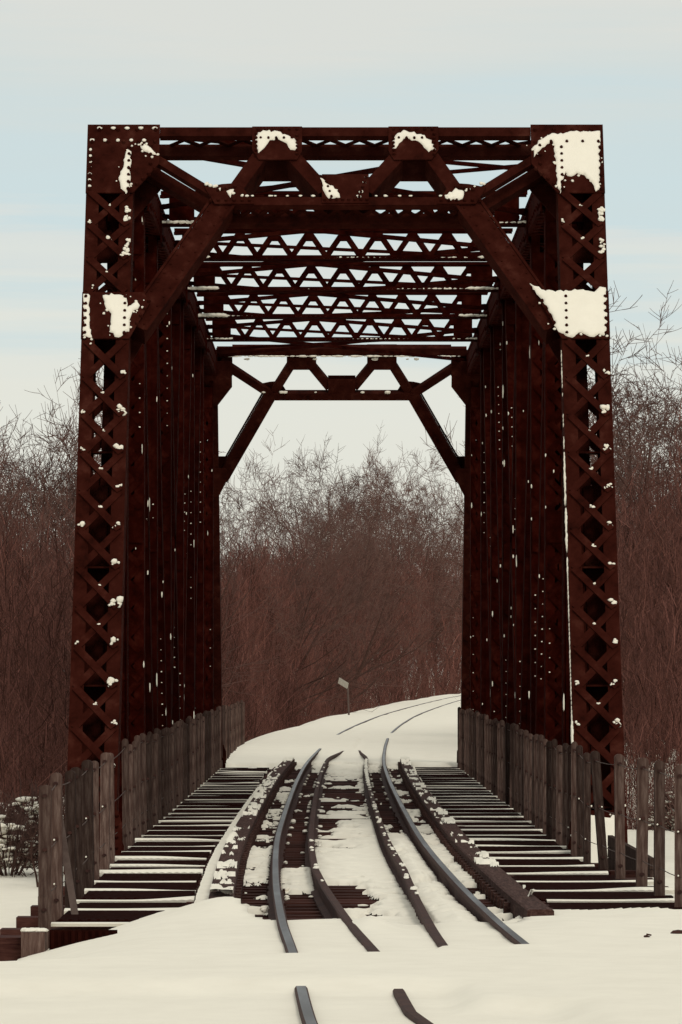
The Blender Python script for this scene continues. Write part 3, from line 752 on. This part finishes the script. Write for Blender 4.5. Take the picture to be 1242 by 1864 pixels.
def build_walk_snow():
    mb = MB(); rr = random.Random(5)
    for side in (-1, 1):
        for y in PY[:-1]:
            if side < 0: xa = left_fence_x(y)+.03; xb = xa+.95+.05*rr.random()
            else: xb = right_fence_x(y)-.02 + (.30 if y < 44 else 0); xa = xb-1.22-.1*(y < 44)
            ext = rr.uniform(.08, .2) if y > 52 else rr.uniform(.28, .42)
            cover = {True: 1.0, False: 1.0}[side < 0]
            n = int((xb-xa)/.035); n2 = 5
            hgt = rr.uniform(.024, .036) if y < 55 else rr.uniform(.008, .026)
            ph = rr.uniform(0, 20)
            ys0 = y-.20; b = len(mb.v)
            for i in range(n+1):
                x = xa+(xb-xa)*i/n
                w = max(.06, -.25+1.6*vnoise(x*1.2+ph, ph, 3)) if y < 62 else max(0, vnoise(x*1.6+ph, ph, 3)*1.5-.35)
                if side > 0 and y < 46: w *= .35+.65*float(sm(x, xa+.3, xb-.35))
                teeth = .55+.45*(i % 2)
                for k in range(n2+1):
                    t = k/n2
                    z = .004+hgt*w*(teeth if k == 0 else 1)*math.sin(math.pi*min(.93, .28+t*.65))
                    mb.v.append((x, ys0+ext*t*(.6+.4*w), z if 0 < k < n2 else (z*.6 if k == 0 else -.01)))
            for i in range(n):
                for k in range(n2):
                    o = b+i*(n2+1)+k; mb.f.append((o, o+n2+1, o+n2+2, o+1)); mb.m.append(0)
                o = b+i*(n2+1)      # front lip
                v0 = mb.v[o]; v1 = mb.v[o+n2+1]
                c = len(mb.v); mb.v += [(v0[0], v0[1]+.01, -.02), (v1[0], v1[1]+.01, -.02)]
                mb.f.append((o, c, c+1, o+n2+1)); mb.m.append(0)
    # lumps along the guard rails and timbers
    for k in range(230):
        y = rr.uniform(37.5, 97); s = rr.choice((-1, 1)); x = float(xc(y))+guard_u(s)(y)
        if rr.random() < .5: mb.blob((x+rr.choice((-.09, .09)), y, .03), rr.uniform(.012, .03), k, (1.2, 3.5, .6))
        elif s > 0 or rr.random() < .35: mb.blob((x+rr.uniform(-.02,.02), y, .172), rr.uniform(.012, .03), k, (1.0, 9, .5))
    for k in range(90):
        y = rr.uniform(37.5, 97); s = rr.choice((-1, 1)); x = float(xc(y))+s*rr.choice((.85, .66))
        mb.blob((x, y, .03), rr.uniform(.015, .03), k, (1.2, 1.6, .8))
    # long lying caps on the guard rail on the right, far half
    for y in np.arange(74, 97, .4):
        if rr.random() < .8:
            x = float(xc(y))+guard_u(1)(y); mb.blob((x, y, .175), .03, int(y*10), (1.1, 8, .5))
    o = mb.build('walkway_snow', SNOW, None, smooth=False)
    tag(o, 'thin snow strips and lumps left on the walkway beams and beside the rails', 'snow', kind='stuff')
build_walk_snow()

# rust coloured rail clips and tie plates: one per tie end, on the nearest ties
cl = MB(); cl.box(-.085, .085, -.06, .06, .002, .014); cl.box(-.082, -.06, -.02, .02, .014, .04); cl.box(.06, .082, -.02, .02, .014, .04)
clip0 = cl.build('tie_plate', STEEL_SIDE)
tag(clip0, 'small rusty tie plate with two spikes under a running rail', 'tie plate', 'tie plates under the rails')
first = True
for i, y in enumerate(ties[:60]):
    for s in (-1, 1):
        if random.random() < .55: continue
        o = clip0 if first else dup(clip0); first = False
        o.location = (float(xc(y))+s*.752, y, 0)

# ------------------------------------------------------------------ fences
def post_mesh(w=.070, t=.06, h=1.16):
    mb = MB(); n = 7; prof = [(-w/2, -.25), (w/2, -.25), (w/2, h-w*.5)]
    for k in range(1, n): a = math.pi*k/n; prof.append((w/2*math.cos(a), h-w*.5+w*.5*math.sin(a)))
    prof.append((-w/2, h-w*.5)); m = len(prof)
    mb.add([(x, -t/2, z) for x, z in prof]+[(x, t/2, z) for x, z in prof],
           [tuple(range(m)), tuple(reversed(range(m, 2*m)))] + [(i, m+i, m+(i+1) % m, (i+1) % m) for i in range(m)])
    mb.mi = 1
    for z in (h-.09, .62, .12): mb.tube([(0, -t/2-.014, z), (0, -t/2+.002, z)], .016, 6)
    return mb
pm = post_mesh(); proto = pm.build('post', [TIMBER, STEEL_SIDE])
def fence(name_label, pts, wires, heights):
    root = empty('wire_fence', name_label, 'fence', 'wire fences along the walkways', (pts[0][0], pts[0][1], 0))
    tops = []
    for i, (x, y, tilt, sc) in enumerate(pts):
        o = bpy.data.objects.new('post', proto.data); C.objects.link(o); o.parent = root
        o.location = (x-pts[0][0], y-pts[0][1], 0); o.scale = (random.uniform(.92, 1.12)*(1.22 if x < 0 and y < 50 else (1.28 if y < 47 else 1)), 1, sc)
        o.rotation_euler = (random.uniform(-.01,.01), tilt, random.uniform(-.15,.15))
        if abs(tilt) > .05: o['label'] = 'pale grey post leaning sideways'
        tops.append((x, y, sc, tilt))
    mb = MB()
    for h in heights:
        for a, b in zip(tops, tops[1:]):
            q = []
            for t in np.linspace(0, 1, 5):
                x = a[0]+(b[0]-a[0])*t+math.tan((a[3]+(b[3]-a[3])*t))*h; y = a[1]+(b[1]-a[1])*t
                q.append((x-pts[0][0], y-.045-pts[0][1], h*(a[2]+(b[2]-a[2])*t) - .012*math.sin(math.pi*t)*min(1, abs(b[1]-a[1])/2)))
            mb.tube(q, .0042, 4)
    mb.build('wire', WIRE, root)
    sn = MB(); rr = random.Random(len(pts))
    for (x, y, sc, tl) in tops:
        if y < 52 and rr.random() < .8:
            for h in heights[1:]:
                if rr.random() < .6: sn.blob((x-pts[0][0]-.02, y-.05-pts[0][1], h*sc+.012), .0085, rr.randint(0, 99), (1, .6, 1))
    if sn.v: sn.build('lodged_snow', SNOW, root, smooth=True)
    return root
random.seed(21)
lp = []
for y in (36.2, 37.6, 39.3, 41.1, 43.2, 45.2, 47.0, 48.8): lp.append((left_fence_x(y)+random.uniform(-.02,.02), y, random.uniform(-.012,.012), random.uniform(.93,.98)*(.95 if y < 37 else 1)))
y = 52.6
while y < 122: lp.append((left_fence_x(y)+random.uniform(-.015,.015) - .02*max(0, y-100)*.0, y, random.uniform(-.012,.012), random.uniform(.95,1.03)+.06*float(sm(y,52,90)))); y += random.uniform(.98, 1.28)
fence('weathered wooden post and wire fence along the left walkway, gap before its main run', lp, 3, (1.06, .6, .24))
rp = []
for y, t in ((39.0,0),(40.9,0),(42.4,.012),(44.3,-.01),(46.3,-.085)): rp.append((right_fence_x(y), y, t, 1.0))
rp[4] = (2.50, 46.3, -.075, 1.0)
y = 47.95
while y < 98.5: rp.append((right_fence_x(y)-.05+random.uniform(-.015,.015), y, random.uniform(-.012,.012), random.uniform(.95,1.03)+.06*float(sm(y,52,90)))); y += random.uniform(.98, 1.28)
fence('weathered wooden post and wire fence along the right walkway with widely spaced near posts', rp, 3, (1.06, .6, .24))
C.objects.unlink(proto)
# leaning plank by the first left post
mb = MB(); mb.bar((-2.335, 37.9, .92), (-2.16, 37.45, -.0), .055, .03, (0,-1,0))
tag(mb.build('loose_plank', POSTM), 'loose grey plank leaning inside the first posts of the left fence', 'plank')

# timbers at the bottom left where the approach begins
mb = MB(); mb.box(-6.5, -2.38, 34.5, 34.85, -.30, -.01)
tag(mb.build('retaining_timber', TIE), 'heavy horizontal brown timber running out of frame at bottom left', 'timber')
mb = MB(); mb.box(-2.37, -2.2, 34.2, 34.6, -.28, .045)
b_ = mb.build('timber_block', TIMBER); tag(b_, 'short timber block with snow cap at the end of the bottom left timber', 'timber block')
sn = MB()
for k in range(8): sn.blob((-2.35+.019*k, 34.38, .05), .035, k, (1.1, 4, .5))
sn.build('snow_cap', SNOW, b_, smooth=True)
# half buried toothed gratings in the foreground drift
for k, (xa, xb, y, z, lb) in enumerate(((-2.17, -1.68, 34.25, -.025, 'toothed edge of a buried grating poking from the drift at lower left'), (2.42, 2.95, 33.6, .075, 'toothed edge of a buried grating poking from the drift at lower right'))):
    mb = MB(); n = int((xb-xa)/.045)
    mb.box(xa, xb, y, y+.02, z-.16, z+.085)
    for j in range(n): x = xa+(j+.5)*(xb-xa)/n; mb.box(x-.013, x+.013, y-.02, y-.002, z-.1, z+.08)
    tag(mb.build('buried_grating', GRATE), lb, 'grating', 'buried grating edges')
for k, (x, y, w) in enumerate(((2.22, 32.3, .04), (2.36, 32.6, .022), (1.98, 31.9, .018))):
    mb = MB(); z = float(ground_z(np.array(x), np.array(y)))
    mb.blob((x, y, z+.005), w, k+3, (1.2, .8, .55), 8); mb.bar((x, y, z+.02), (x+w*1.6, y-.02, z+.015), .01, .01, ZA)
    tag(mb.build('dirt_clod', STEEL_SIDE), ['largest dark clod on the snow at lower right', 'small dark clod just right of the largest one', 'tiny dark clod on the snow left of the largest one'][k], 'clod', 'dark clods on the foreground snow')
# retaining planks right of the near truss foot
mb = MB()
for k in range(4): mb.bar((2.70, 48.7, .20-.115*k), (3.00, 46.7, .04-.115*k), .11, .05, (-.98, -.15, 0))
for (x, y) in ((2.80, 48.3), (3.05, 46.9)): mb.box(x-.05, x+.05, y-.05, y+.05, -.7, .0)
tag(mb.build('retaining_wall', TIMBER), 'low dark sloping plank wall behind the right fence posts', 'retaining wall')

# ------------------------------------------------------------------ the small sign by the far track
sg = empty('track_sign', 'small blank pale board on a grey post beside the curving track', 'sign', None, (.45, 204, -.05))
mb = MB(); mb.tube([(0,0,-.6), (-.05,0,.9), (-.09,0,1.62)], .042, 8); mb.build('post', POSTM, sg)
mb = MB(); mb.bar((-.07, -.07, 1.46), (-.46, .40, 1.70), .26, .02, (.79, .61, 0)); mb.build('board', SIGNM, sg)

# ------------------------------------------------------------------ bare trees
def seg_mesh(name, segs, mats, k=3, parent=None):
    P0 = np.array([s[0] for s in segs]); P1 = np.array([s[1] for s in segs]); r0 = np.array([s[2] for s in segs]); r1 = np.array([s[3] for s in segs])
    d = P1-P0; d /= np.maximum(np.linalg.norm(d, axis=1, keepdims=True), 1e-6)
    a = np.cross(d, np.array([.31, .17, .93])); a /= np.maximum(np.linalg.norm(a, axis=1, keepdims=True), 1e-6); b = np.cross(d, a)
    n = len(segs); V = np.zeros((n, 2*k, 3))
    for j in range(k):
        t = 2*math.pi*j/k; o = a*math.cos(t)+b*math.sin(t)
        V[:, j] = P0+o*r0[:, None]; V[:, k+j] = P1+o*r1[:, None]
    base = np.arange(n)[:, None]*2*k
    F = np.concatenate([base + np.array([j, (j+1) % k, k+(j+1) % k, k+j]) for j in range(k)], 0)
    me = bpy.data.meshes.new(name); me.from_pydata(V.reshape(-1, 3).tolist(), [], F.tolist()); me.materials.append(mats); me.update()
    o = bpy.data.objects.new(name, me); C.objects.link(o)
    if parent: o.parent = parent
    return o
def grow(seed, H=10.0, stems=3, spread=.35, broom=.5, dens=1.0):
    rr = random.Random(seed); trunk = []; crown = []
    def rnd(): return Vector((rr.gauss(0,1), rr.gauss(0,1), rr.gauss(0,1))).normalized()
    def branch(p, d, ln, r, lev):
        n = 5 if lev < 2 else (4 if lev == 2 else 3); pts = [p.copy()]; r_end = r*(.12 if lev == 0 else .35 if lev < 3 else .6)
        for i in range(n):
            d = (d + rnd()*(.15 if lev < 3 else .11) + Vector((0,0,1))*(.10 if lev == 0 else broom*(.20 if lev < 3 else .06))).normalized()
            q = pts[-1] + d*(ln/n); pts.append(q)
            ra = r+(r_end-r)*i/n; rb = r+(r_end-r)*(i+1)/n
            (trunk if lev <= 1 else crown).append((pts[-2], q, ra, rb))
        if lev >= 4: return
        nch = {0: 9, 1: 7, 2: 5, 3: 4}[lev]; nch = max(2, int(nch*dens*rr.uniform(.8, 1.2)))
        for c in range(nch):
            t = rr.uniform(.28 if lev == 0 else .2, 1.0); i = min(n-1, int(t*n)); q = pts[i].lerp(pts[i+1], t*n-i)
            dd = (pts[i+1]-pts[i]).normalized(); side = rnd(); side = (side - dd*side.dot(dd)).normalized()
            nd = (dd*rr.uniform(.55, 1.0) + side*rr.uniform(.55, 1.05)).normalized()
            l2 = ln*rr.uniform(.34, .60)*(1.2-.5*t)
            branch(q, nd, max(l2, .35), max(.0075, (r+(r_end-r)*t)*rr.uniform(.38, .6)), lev+1)
    for s in range(stems):
        a = 2*math.pi*(s+rr.random())/stems
        d = Vector((math.cos(a)*spread, math.sin(a)*spread, 1)).normalized() if stems > 1 else Vector((rr.uniform(-.06,.06), 0, 1))
        branch(Vector((math.cos(a)*.12*(stems > 1), math.sin(a)*.12*(stems > 1), -.5)), d, H*rr.uniform(.6, .74), H*.0135*rr.uniform(.8, 1.1), 0)
    zs = sorted(s[1].z for s in crown); top = zs[int(len(zs)*.988)]; k = H/top
    f = lambda S_: [(tuple(a*k), tuple(b*k), r, q) for a, b, r, q in S_]
    return f(trunk), f(crown)
PROT = []
for i, (seed, st, sp, br, de) in enumerate(((1,1,.2,.2,1.15),(2,3,.34,.35,.9),(3,4,.42,.35,.86),(4,2,.32,.3,1.0),(5,5,.42,.45,.8),(6,1,.2,.3,1.2),(8,3,.46,.3,.9))):
    tr, cr = grow(seed, 10, st, sp, br, de)
    e = bpy.data.objects.new('bare_tree', None)
    t = seg_mesh('trunk', tr, BARK, 5); c = seg_mesh('crown', cr, TWIG, 3)
    C.objects.unlink(t); C.objects.unlink(c)
    PROT.append((t.data, c.data))
def plant(i, x, y, h, rz, label, group, wide=1.0):
    z = float(ground_z(np.array(x), np.array(y)))
    e = empty('bare_tree', label, 'tree', group, (x, y, z)); s = h/10
    e.rotation_euler = (0, 0, rz); e.scale = (s*wide, s*wide, s)
    for nm, me in zip(('trunk', 'crown'), PROT[i]):
        o = bpy.data.objects.new(nm, me); C.objects.link(o); o.parent = e
    return e
F_PX, HZ, VX = 8658.0, 1228.0, 613.0
def column(px, D): return -.1 + (px-VX)/F_PX*D            # sideways metres of a bearing at distance D
def hgt(py, D): return 1.9 + (HZ-py)/F_PX*D
rt = random.Random(33)
# far wood beyond the bridge, left of the bending track (outline of its tree tops: bearing -> height)
FX = [395, 440, 480, 510, 540, 570, 600, 640, 680, 720, 760, 790, 815, 845, 880]
FT = [893, 903, 905, 893, 890, 868, 848, 832, 820, 818, 832, 872, 930, 955, 965]
def Dmin(px):
    for D in range(128, 520, 4):
        if column(px, D) < float(xc(D))-5.2: return D
    return 520
far_n = 0
for row in range(3):
    for k in range(11):
        px = 385 + 470*(k+rt.uniform(.1,.9))/11
        D = Dmin(px)*(1.15+.08*row)+rt.uniform(0, 12)
        x = column(px, D); z = float(ground_z(np.array(x), np.array(D)))
        top = hgt(np.interp(px, FX, FT), D); h = (top-z)*(rt.uniform(.96, 1.02) if row == 1 or rt.random() < .3 else rt.uniform(.74, .92))
        plant(rt.randrange(7), x, D, h, rt.uniform(0, 6.3), 'bare tree in the brown wood behind the far end of the bridge', 'trees of the far wood', rt.uniform(.85, 1.1)*(1 if D < 240 else .8)); far_n += 1
# trees at either side of the bridge
LX = [-60, 0, 25, 45, 70, 100, 125, 160]; LT = [800, 812, 822, 825, 775, 735, 725, 730]
for k, (px, D, i, f) in enumerate(((8,128,1,1.0),(30,140,3,.95),(-15,118,2,1.0),(62,150,4,.93),(98,132,0,.98),(102,122,5,1.06),(138,136,3,.98),(85,165,2,.9),(150,150,1,.95),(50,118,6,.85),(18,165,5,.95),(110,118,2,.83),(170,130,0,.9),(200,140,1,.9))):
    x = column(px, D); z = float(ground_z(np.array(x), np.array(D))); top = hgt(np.interp(px, LX, LT), D)
    lb = 'tallest slender bare tree close to the left bridge leg' if k == 5 else 'bare tree in the thicket left of the bridge'
    plant(i, x, D, (top-z)*f, rt.uniform(0, 6.3), lb, 'trees left of the bridge', .9)
RX = [1080, 1115, 1140, 1165, 1190, 1215, 1242, 1300]; RT = [720, 670, 605, 575, 575, 600, 615, 615]
for k, (px, D, i, f) in enumerate(((1172,112,0,1.03),(1205,120,3,.98),(1128,124,1,.95),(1240,108,5,.98),(1262,116,2,1.0),(1150,140,6,.85),(1215,140,2,.8),(1115,130,1,.86),(1190,102,6,.66),(1140,105,3,.62),(1232,100,1,.66))):
    x = column(px, D); z = float(ground_z(np.array(x), np.array(D))); top = hgt(np.interp(px, RX, RT), D)
    lb = 'tallest bare tree rising beside the right bridge leg' if k == 0 else 'bare tree in the thicket right of the bridge'
    plant(i, x, D, (top-z)*f, rt.uniform(0, 6.3), lb, 'trees right of the bridge', 1.1)

# ------------------------------------------------------------------ undergrowth: masses of fine brown twigs
def undergrowth(name, label, samples, wid, seed):
    """samples: arrays x, y, z0 (start), length; each twig is a bent ribbon of two quads"""
    g = np.random.default_rng(seed)
    x, y, z, ln, w = samples
    ok = (np.abs(x) > 4.3) | (y > 112)
    x, y, z, ln, w = x[ok], y[ok], z[ok], ln[ok], w[ok]; n = len(x)
    yaw = g.uniform(0, 2*np.pi, n); lean = np.abs(g.normal(0, 1.05, n))
    d = np.stack([np.cos(yaw)*np.sin(lean), np.sin(yaw)*np.sin(lean), np.cos(lean)], 1)
    bend = g.normal(0, .5, (n, 3)); bend[:, 2] = g.uniform(-.45, .25, n)
    P0 = np.stack([x, y, z], 1); P1 = P0+d*(ln*.5)[:, None]; d2 = d+bend; d2 /= np.linalg.norm(d2, axis=1, keepdims=True); P2 = P1+d2*(ln*.5)[:, None]
    fa = g.uniform(0, np.pi, n); a = np.stack([np.cos(fa), np.sin(fa)*.5, np.zeros(n)], 1)
    V = np.stack([P0-a*w[:, None], P0+a*w[:, None], P1-a*(w*.8)[:, None], P1+a*(w*.8)[:, None], P2-a*(w*.35)[:, None], P2+a*(w*.35)[:, None]], 1)
    b = np.arange(n)[:, None]*6
    F = np.concatenate([b+np.array([0,1,3,2]), b+np.array([2,3,5,4])], 0)
    me = bpy.data.meshes.new(name); me.from_pydata(V.reshape(-1, 3).tolist(), [], F.tolist()); me.materials.append(BRUSHM)
    at = me.attributes.new('tint', 'FLOAT', 'POINT')
    tv = np.clip(g.beta(1.6, 2.6, n)*.75 + .85*(fbm(x*.45+3, y*.12+z*.5, 77)-.48)+.1, 0, 1); tv = np.clip(tv + g.normal(0, .16, n), 0, 1); tv[g.random(n) < .03] = 1.0
    at.data.foreach_set('value', np.repeat(tv, 6).astype(np.float32)); me.update()
    o = bpy.data.objects.new(name, me); C.objects.link(o)
    return tag(o, label, 'undergrowth', kind='stuff')
def wood_samples(n, px0, px1, dfun, topfun, seed, thin=.0075):
    g = np.random.default_rng(seed); px = g.uniform(px0, px1, n); D = dfun(px, g)
    x = -.1+(px-VX)/F_PX*D; zg = ground_z(x, D); top = 1.9+(HZ-topfun(px))/F_PX*D
    top = top + (g.normal(0, .1, n)*(top-zg)) + 1.2*(fbm(x*.8, D*.05, 5)-.5)
    t = g.beta(1.0, 1.05, n); ln = np.where(g.random(n) < .05, g.uniform(1.2, 2.6, n), g.uniform(.3, .95, n))*(.7+D/400); z = zg + t*np.maximum(top-zg-ln*.7, .2)
    w = thin*g.uniform(.5, 1.5, n)*np.sqrt(D/120)*np.where(g.random(n) < .04, 2.0, 1)
    return x, D, z, ln, w
dm = np.array([Dmin(p) for p in range(380, 881, 4)])
undergrowth('undergrowth', 'dense reddish brown thicket filling the view beyond the bridge, behind the curving track',
    wood_samples(105000, 380, 880, lambda px, g: np.interp(px, np.arange(380, 881, 4), dm)*(.96+.17*g.random(len(px))**1.0), lambda px: np.interp(px, [380, 500, 600, 720, 880], [1010, 1030, 1030, 1020, 1010]), 3), None, 4)
undergrowth('undergrowth', 'dense reddish brown thicket on the bank left of the bridge',
    wood_samples(72000, -90, 330, lambda px, g: 63+14*fbm(px*.03, px*0, 3)+88*g.random(len(px))**1.1, lambda px: np.interp(px, [-90, 0, 60, 140, 330], [965, 965, 995, 990, 1000]), 5, .0065), None, 6)
undergrowth('undergrowth', 'dense reddish brown thicket on the bank right of the bridge',
    wood_samples(78000, 930, 1330, lambda px, g: 66+12*fbm(px*.03, px*0, 4)+90*g.random(len(px))**1.1, lambda px: np.interp(px, [930, 1100, 1180, 1330], [990, 930, 895, 885]), 7, .0065), None, 8)

g_ = np.random.default_rng(91); nn_ = 46000
xx = np.where(g_.random(nn_) < .5, g_.uniform(-150, -9, nn_), g_.uniform(9.5, 170, nn_)); yy = np.where(np.abs(xx) < 40, g_.uniform(130, 330, nn_), g_.uniform(110, 420, nn_))
yy = np.where((xx > 0) & (xx < xc(yy)+9), 420+60*g_.random(nn_), yy)
zg_ = ground_z(xx, yy); ll = g_.uniform(1.0, 3.2, nn_)
undergrowth('undergrowth', 'brown leafless woodland spreading far out to both sides of the line', (xx, yy, zg_+(g_.beta(1, 1.3, nn_))*(5.5+3*fbm(xx*.06, yy*.03, 8)), ll, g_.uniform(.02, .05, nn_)), None, 92)
# pale saplings in front of the right thicket
for k, (px, D, h) in enumerate(((1172, 70, 1.95), (1198, 72, 2.7), (1216, 71, 2.3))):
    x = column(px, D); z = float(ground_z(np.array(x), np.array(D))); rr = random.Random(k+3)
    e = empty('sapling', ['leftmost of the three pale saplings right of the bridge', 'tallest of the three pale saplings right of the bridge', 'rightmost of the three pale saplings right of the bridge'][k], 'sapling', 'pale saplings', (x, D, z))
    pts = [(0.05*math.sin(j*1.3+k)+.02*j*(k-1), 0, h*j/7) for j in range(8)]
    mb = MB(); mb.tube(pts, [.016-.0015*j for j in range(8)], 5); mb.build('stem', PALE, e)
    mb = MB()
    for j in range(14):
        t = rr.uniform(.25, 1); b = Vector(pts[min(7, int(t*7))]); q = b+Vector((rr.uniform(-.3,.3), rr.uniform(-.2,.2), rr.uniform(.2,.5)))
        mb.tube([b, b.lerp(q, .5)+Vector((rr.uniform(-.05,.05),0,0)), q], [.007,.005,.003], 4)
    mb.build('twigs', PALE, e)

# shrubs weighed down with snow
def snowy_shrub(x, y, h, w, label, seed, lumps):
    rr = random.Random(seed); z = float(ground_z(np.array(x), np.array(y)))
    e = empty('snowy_shrub', label, 'shrub', 'snow laden shrubs', (x, y, z)); segs = []
    for k in range(620):
        a = rr.uniform(0, 6.28); r = w*.55*math.sqrt(rr.random()); zz = h*(.12+.88*rr.random())*math.sqrt(max(.05, 1-(1.75*r/w)**2))*rr.uniform(.7, 1.1)
        b = Vector((math.cos(a)*r, math.sin(a)*r, zz)); d = Vector((math.cos(a)*rr.uniform(0,.8), math.sin(a)*rr.uniform(0,.8), rr.uniform(-.3, 1))).normalized()
        q = b + d*rr.uniform(.12, .38); m = b.lerp(q, .5)+Vector((rr.uniform(-.03,.03), rr.uniform(-.03,.03), .02))
        segs += [(tuple(b), tuple(m), .008, .006), (tuple(m), tuple(q), .006, .004)]
    for k in range(9):
        a = rr.uniform(0, 6.28); segs.append(((0,0,-.2), (math.cos(a)*w*.35, math.sin(a)*w*.35, h*.6), .022, .009))
    seg_mesh('branches', segs, TWIG, 3, e)
    sn = MB()
    for k in range(lumps):
        a = rr.uniform(0, 6.28); r = w*.5*rr.random(); g = rr.uniform(.025, .075)*(1.5 if k < 4 else 1)
        for q in range(5): sn.blob((math.cos(a)*r+rr.uniform(-.08,.08), math.sin(a)*r-.1, h*rr.uniform(.2, .95)*math.sqrt(max(.1, 1-(1.7*r/w)**2))), g*rr.uniform(.35, 1), k*5+q, (1.5, 1.2, .5), 7)
    sn.build('snow_clumps', SNOW, e, smooth=True)
snowy_shrub(column(15, 54), 54, .62, 1.0, 'snow laden shrub at the left edge behind the fence', 1, 22)
snowy_shrub(column(62, 58), 58, .85, .8, 'thin dark shrub with snow clumps just left of the first left fence post', 2, 14)
snowy_shrub(column(-30, 57), 57, .7, 1.1, 'snow laden shrub cut by the left edge of the photo', 5, 18)
snowy_shrub(column(1225, 63), 63, .75, .8, 'snow laden shrub at the right edge behind the fence posts', 3, 20)
snowy_shrub(column(1180, 66), 66, .8, .7, 'twiggy shrub with little snow between the right fence posts', 4, 10)
snowy_shrub(column(25, 68), 68, .9, .8, 'twiggy shrub flecked with snow at the foot of the left thicket', 11, 12)
snowy_shrub(column(95, 70), 70, 1.0, .8, 'twiggy shrub flecked with snow close behind the left bridge leg', 12, 10)
snowy_shrub(column(1155, 72), 72, .9, .8, 'twiggy shrub flecked with snow close behind the right bridge leg', 13, 8)
snowy_shrub(column(1265, 60), 60, .7, .9, 'snow laden shrub cut by the right edge of the photo', 6, 16)
# little leaning sapling left of the fence
x, D = column(66, 51), 51.0; z = float(ground_z(np.array(x), np.array(D)))
e = empty('sapling', 'short dark leaning sapling in the snow left of the fence', 'sapling', None, (x, D, z))
mb = MB(); mb.tube([(0.03,0,-.1), (0,0,.12), (-.05,0,.32), (-.06,0,.55)], [.014,.012,.010,.006], 6); mb.build('stem', BARK, e)
mb = MB(); rr = random.Random(2)
for j in range(22):
    b = Vector((-.055, 0, rr.uniform(.3,.55))); mb.tube([b, b+Vector((rr.uniform(-.16,.16), rr.uniform(-.1,.1), rr.uniform(-.02,.18)))], [.006,.003], 4)
mb.tube([(0.03,0,.0), (.12,0,.02)], [.008,.004], 4)
mb.build('twigs', BARK, e)

kind_all()
